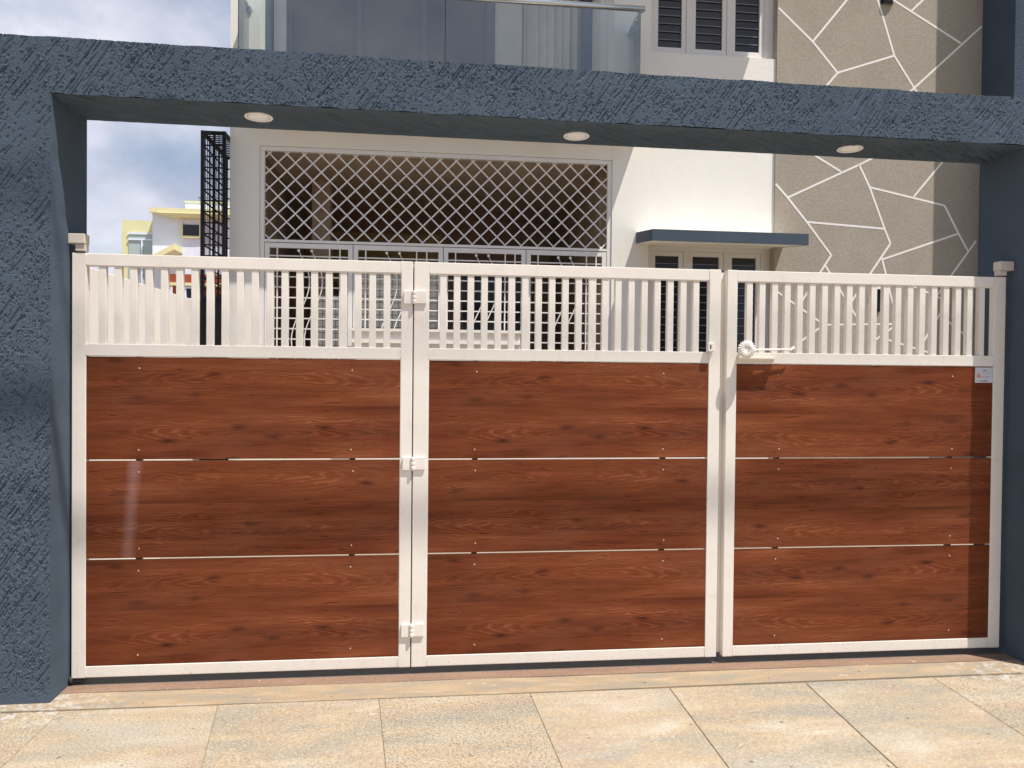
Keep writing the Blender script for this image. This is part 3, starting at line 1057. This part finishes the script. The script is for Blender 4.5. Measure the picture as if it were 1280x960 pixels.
# ------------------------------------------------------------------ diamond grille over the porch opening
G = thing('diamond_grille', 'white diamond lattice grille filling the top of the porch opening', 'grille', (1.8, 3.62, 2.77))
gx0, gx1, gz0, gz1 = 0.122, 3.508, 2.776, 3.663
for a in ((gx0, gx0+0.042, gz0, gz1), (gx1-0.042, gx1, gz0, gz1)):
    box('frame', M_grille, G, a[0], a[1], YF+0.012, YF+0.060, 0.76, a[3])
box('frame', M_grille, G, gx0+0.042, gx1-0.042, YF+0.013, YF+0.060, gz1-0.040, gz1-0.001)
box('frame', M_grille, G, gx0+0.042, gx1-0.042, YF+0.013, YF+0.060, gz0-0.012, gz0+0.012)
ix0, ix1, iz0, iz1 = gx0+0.042, gx1-0.042, gz0+0.012, gz1-0.040


def clip(c, sgn):
    # line z = iz0 + sgn*(x-c) clipped to the inner rectangle
    pts = []
    for x in (ix0, ix1):
        z = iz0+sgn*(x-c)
        if iz0 <= z <= iz1:
            pts.append((x, z))
    for z in (iz0, iz1):
        x = c+sgn*(z-iz0)
        if ix0 < x < ix1:
            pts.append((x, z))
    pts = sorted(set(pts))
    return pts if len(pts) >= 2 else None


hh = iz1-iz0
P_ = 0.1605
for sgn, yy in ((1, YF+0.030), (-1, YF+0.0385)):
    c = ix0-hh-P_ if sgn > 0 else ix0
    c0 = ix0+0.03
    kmin = -int(hh/P_)-2
    for kk in range(kmin, int((ix1-ix0+hh)/P_)+2):
        cc = c0+kk*P_ if sgn > 0 else c0+kk*P_+0.02
        pts = clip(cc, sgn)
        if not pts:
            continue
        (xa, za), (xb, zb) = pts[0], pts[-1]
        if abs(xb-xa) < 0.03:
            continue
        d = Vector((xb-xa, zb-za)).normalized()
        nx_, nz_ = -d.y*0.0064, d.x*0.0064
        MB().prism_xz([(xa-nx_, za-nz_), (xb-nx_, zb-nz_), (xb+nx_, zb+nz_), (xa+nx_, za+nz_)], yy, yy+0.008).build('lattice_bar', M_grille, G, (xa, yy, za))

# ------------------------------------------------------------------ folding porch gate, four leaves
LX = [(0.168, 0.985, 'porch gate leaf nearest the house corner, leftmost of the four white barred leaves'),
      (0.992, 1.845, 'second porch gate leaf from the left, in front of the pale mesh window'),
      (1.852, 2.655, 'third porch gate leaf from the left with two wavy rods'),
      (2.662, 3.462, 'rightmost porch gate leaf beside the white wall and canopy window')]
bars_v = (0.115, 0.600, 0.697)
for li, (x0, x1, lab) in enumerate(LX):
    L = thing('porch_gate_leaf', lab, 'gate', (x0, 3.64, 0.76), 'leaves of the barred porch gate')
    ya, yb2 = YF+0.016, YF+0.046
    z0, z1 = 0.77, 2.757
    for a, b_ in ((x0, x0+0.043), (x1-0.043, x1)):
        box('stile', M_grille, L, a, b_, ya, yb2, z0, z1)
    box('rail', M_grille, L, x0+0.043, x1-0.043, ya+0.001, yb2, z1-0.045, z1-0.0005)
    box('rail', M_grille, L, x0+0.043, x1-0.043, ya+0.001, yb2, z0, z0+0.045)
    z = z1-0.045-0.075
    me = None
    while z > z0+0.06:
        if me is None:
            ob = box('bar', M_grille, L, x0+0.043, x1-0.043, ya+0.010, ya+0.022, z-0.006, z+0.006)
            me = ob.data
        else:
            link('bar', me, L, ((x0+x1)/2, ya+0.016, z))
        z -= 0.0985
    for v in bars_v:
        box('rod', M_grille, L, x0+v-0.006, x0+v+0.006, ya+0.0005, ya+0.0098, z0+0.045, z1-0.045)
    if li == 1:
        pass
    for dx in (0.335, 0.455):
        pth = []
        for i in range(26):
            f = i/25
            zz = z1-0.07-1.25*f
            xx = x0+dx+0.020*math.exp(-f*30)-0.04*math.exp(-f*10)+0.085*math.sin(f*math.pi*2.2)*(1 if f < 2 else 1)
            pth.append((xx, ya-0.008, zz))
        wr = MB().tube(pth, 0.0058, 6).build('wavy_rod', M_grille, L, pth[0])
        MB().lathe([(0.004, -0.014), (0.012, -0.008), (0.014, 0.0), (0.012, 0.008), (0.004, 0.014)], pth[0], 'Z', 10).build('rod_tip', M_grille, wr, pth[0])
    if li in (2,):
        box('bolt', M_gate, L, x1-0.035, x1-0.012, ya-0.018, ya-0.0005, 2.05, 2.22, 0.003)

# pale mesh window standing inside the porch
mw = thing('mesh_window', 'pale window with a fine square mesh inside the porch behind the second barred leaf', 'window', (1.2, 4.0, 1.9))
box('blind', M_blind, mw, 0.56, 1.80, 3.99, 4.03, 1.15, 2.30)
box('blind', M_blind, mw, 0.97, 1.80, 3.99, 4.03, 2.301, 2.66)
wm = MB()
for i in range(20):
    x = 0.60+i*0.0625
    wm.box(x-0.003, x+0.003, 3.960, 3.966, 1.15, 2.655 if x > 0.97 else 2.29)
for i in range(24):
    z = 1.18+i*0.0625
    wm.box(0.57 if z < 2.29 else 0.975, 1.795, 3.967, 3.973, z-0.003, z+0.003)
wm.build('mesh', M_mesh, mw, (1.2, 3.96, 1.2))

# cream stepped low wall in front of the porch
lw = thing('ledge_wall', 'cream rendered low wall with projecting ledges standing in front of the porch', 'wall', (1.8, 3.4, 0))
box('wall', M_compound, lw, 1.00, 2.58, 3.42, 3.56, 0.018, 1.925)
box('ledge', M_compound, lw, 0.99, 2.59, 3.395, 3.57, 1.9255, 1.950)
box('ledge', M_compound, lw, 1.00, 2.58, 3.395, 3.4195, 1.815, 1.838)

# ------------------------------------------------------------------ black wire cage at the house corner
cg = thing('wire_cage', 'narrow black steel wire cage standing in the gap beside the house corner', 'cage', (-0.26, 3.45, 0))
cx0, cx1, cy0, cy1, cz0, cz1 = -0.372, -0.152, 3.45, 4.32, 0.02, 3.735
for x, y in ((cx0, cy0), (cx1-0.03, cy0), (cx0, cy1-0.03), (cx1-0.03, cy1-0.03)):
    box('post', M_black, cg, x, x+0.03, y, y+0.03, cz0, cz1)
for y in (cy0, cy1-0.03):
    for z in (cz1-0.03, 2.2):
        box('rail', M_black, cg, cx0+0.03, cx1-0.03, y+0.001, y+0.029, z, z+0.029)
for x in (cx0, cx1-0.03):
    for z in (cz1-0.03, 2.2):
        box('rail', M_black, cg, x+0.001, x+0.029, cy0+0.03, cy1-0.03, z, z+0.029)
zz = cz1-0.13
barm = barm2 = None
while zz > 2.25:
    for y in (cy0+0.012, cy1-0.018):
        if barm is None:
            barm = box('bar', M_black, cg, cx0+0.03, cx1-0.03, y, y+0.010, zz-0.006, zz+0.006).data
        else:
            link('bar', barm, cg, ((cx0+cx1)/2, y+0.005, zz))
    if barm2 is None:
        barm2 = box('bar', M_black, cg, cx0+0.010, cx0+0.020, cy0+0.03, cy1-0.03, zz-0.006, zz+0.006).data
    else:
        link('bar', barm2, cg, (cx0+0.015, (cy0+cy1)/2, zz))
    zz -= 0.101
for x in (cx0+0.075, cx0+0.115, cx0+0.155):
    w_ = 0.010 if abs(x-cx0-0.115) < 0.01 else 0.003
    box('bar', M_black, cg, x-w_, x+w_, cy0+0.022, cy0+0.028, 2.23, cz1-0.03)
for k_ in range(12):
    y = cy0+0.07+k_*0.062
    box('bar', M_black, cg, cx0+0.021, cx0+0.027, y-0.003, y+0.003, 2.23, cz1-0.03)
    if k_ % 1 == 0:
        box('bar', M_black, cg, cx0+0.03, cx1-0.03, y-0.005, y+0.005, cz1-0.020, cz1-0.010)
box('sheet', M_black, cg, cx0+0.03, cx1-0.03, cy0+0.008, cy0+0.018, 0.05, 2.199)

# ------------------------------------------------------------------ far buildings over the boundary wall
FB = thing('far_house', 'distant white and yellow house rising above the left boundary wall', 'house', (-8, 31, 0))
box('wall', M_fyellow, FB, -10.17, -8.88, 28.0, 33.0, 0, 7.40)
fw = box('window', M_fgrey, FB, -9.90, -8.90, 27.97, 27.999, 4.2, 6.85)
for a, b_, c, d in ((-9.92, -8.885, 6.62, 6.68), (-9.42, -9.36, 4.2, 6.61)):
    box('window_bar', M_fwhite, fw, a, b_, 27.93, 27.965, c, d)
box('window_head', M_fwhite, fw, -9.93, -8.885, 27.94, 27.965, 6.86, 6.93)
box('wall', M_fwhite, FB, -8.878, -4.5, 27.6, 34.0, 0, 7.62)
box('cornice', M_fyellow, FB, -8.90, -4.4, 27.3, 34.0, 7.62, 7.80)
MB().hexa([(-8.1, 27.32, 7.45), (-4.4, 27.32, 7.45), (-4.4, 27.59, 7.45), (-8.1, 27.59, 7.45)],
          [(-8.6, 27.25, 7.60), (-4.4, 27.25, 7.60), (-4.4, 27.295, 7.615), (-8.6, 27.295, 7.615)]).build('sunshade', M_fyellow, FB, (-8, 27, 7.5))
box('wall', M_fwhite, FB, -7.95, -5.2, 28.6, 33.0, 7.801, 8.32)
box('cornice', M_fyellow, FB, -8.0, -5.15, 28.57, 33.1, 8.321, 8.36)
fw2 = box('window', M_dark, FB, -7.72, -7.10, 27.55, 27.599, 6.78, 7.22)
box('window_frame', M_fyellow, fw2, -7.80, -7.721, 27.5, 27.59, 6.72, 7.3)
box('window_frame', M_fyellow, fw2, -7.099, -7.02, 27.5, 27.59, 6.72, 7.3)
box('window_sill', M_fyellow, fw2, -7.72, -7.10, 27.5, 27.59, 6.70, 6.779)
MB().hexa([(-8.75, 26.6, 5.55), (-7.75, 26.6, 6.1), (-7.75, 27.59, 6.1), (-8.75, 27.59, 5.55)],
          [(-8.75, 26.6, 5.75), (-7.75, 26.6, 6.32), (-7.75, 27.59, 6.32), (-8.75, 27.59, 5.75)]).build('stair_parapet', M_fyellow, FB, (-8.2, 27, 5.9))
rl2 = MB()
for i in range(6):
    rl2.tube([(-7.5+0.4*i, 29, 8.37), (-7.5+0.4*i, 29, 8.60)], 0.018, 5)
rl2.tube([(-7.6, 29, 8.60), (-5.3, 29, 8.60)], 0.018, 5)
rl2.build('roof_railing', M_slat, FB, (-7, 29, 8.5))

RB = thing('red_house', 'small terracotta red house with a cream band below the white house', 'house', (-6, 26, 0))
box('wall', M_fred, RB, -7.0, -4.0, 24.0, 26.4, 0, 4.45)
box('roof_band', M_fred, RB, -7.1, -3.9, 23.9, 26.39, 4.551, 4.85)
box('cream_band', M_fyellow, RB, -7.15, -3.9, 23.85, 26.39, 4.451, 4.55)
rw = box('window', M_dark, RB, -6.52, -6.15, 23.95, 23.999, 4.02, 4.36)
for a, b_, c, d in ((-6.60, -6.521, 3.95, 4.43), (-6.149, -6.07, 3.95, 4.43), (-6.52, -6.15, 3.95, 4.019), (-6.52, -6.15, 4.361, 4.43)):
    box('window_frame', M_fwhite, rw, a, b_, 23.9, 23.99, c, d)

# ------------------------------------------------------------------ overhead service cables, seen only as soft shadow lines on the gate
def cable(za, zb, dist, label, r):
    p0 = Vector((-3.0, 0, za-(zb-za)*3.0/4.8))
    p1 = Vector((9.0, 0, zb+(zb-za)*4.2/4.8))
    sh = Vector((1.15, -1, 3.5))*dist
    pts = []
    for i in range(17):
        f = i/16
        p = p0.lerp(p1, f)+sh
        p.x += (f-0.5)*24
        p.z += (zb-za)/4.8*(f-0.5)*24-0.06*math.sin(f*math.pi)
        pts.append(p)
    o = MB().tube(pts, r, 8).build('overhead_cable', M_rubber, None, pts[0])
    o['label'] = label
    o['category'] = 'cable'


cable(0.82, 1.02, 2.6, 'thick black overhead cable in front of the gate, the lower of two', 0.027)
cable(1.77, 1.86, 2.9, 'thin black overhead cable in front of the gate, the upper of two', 0.014)
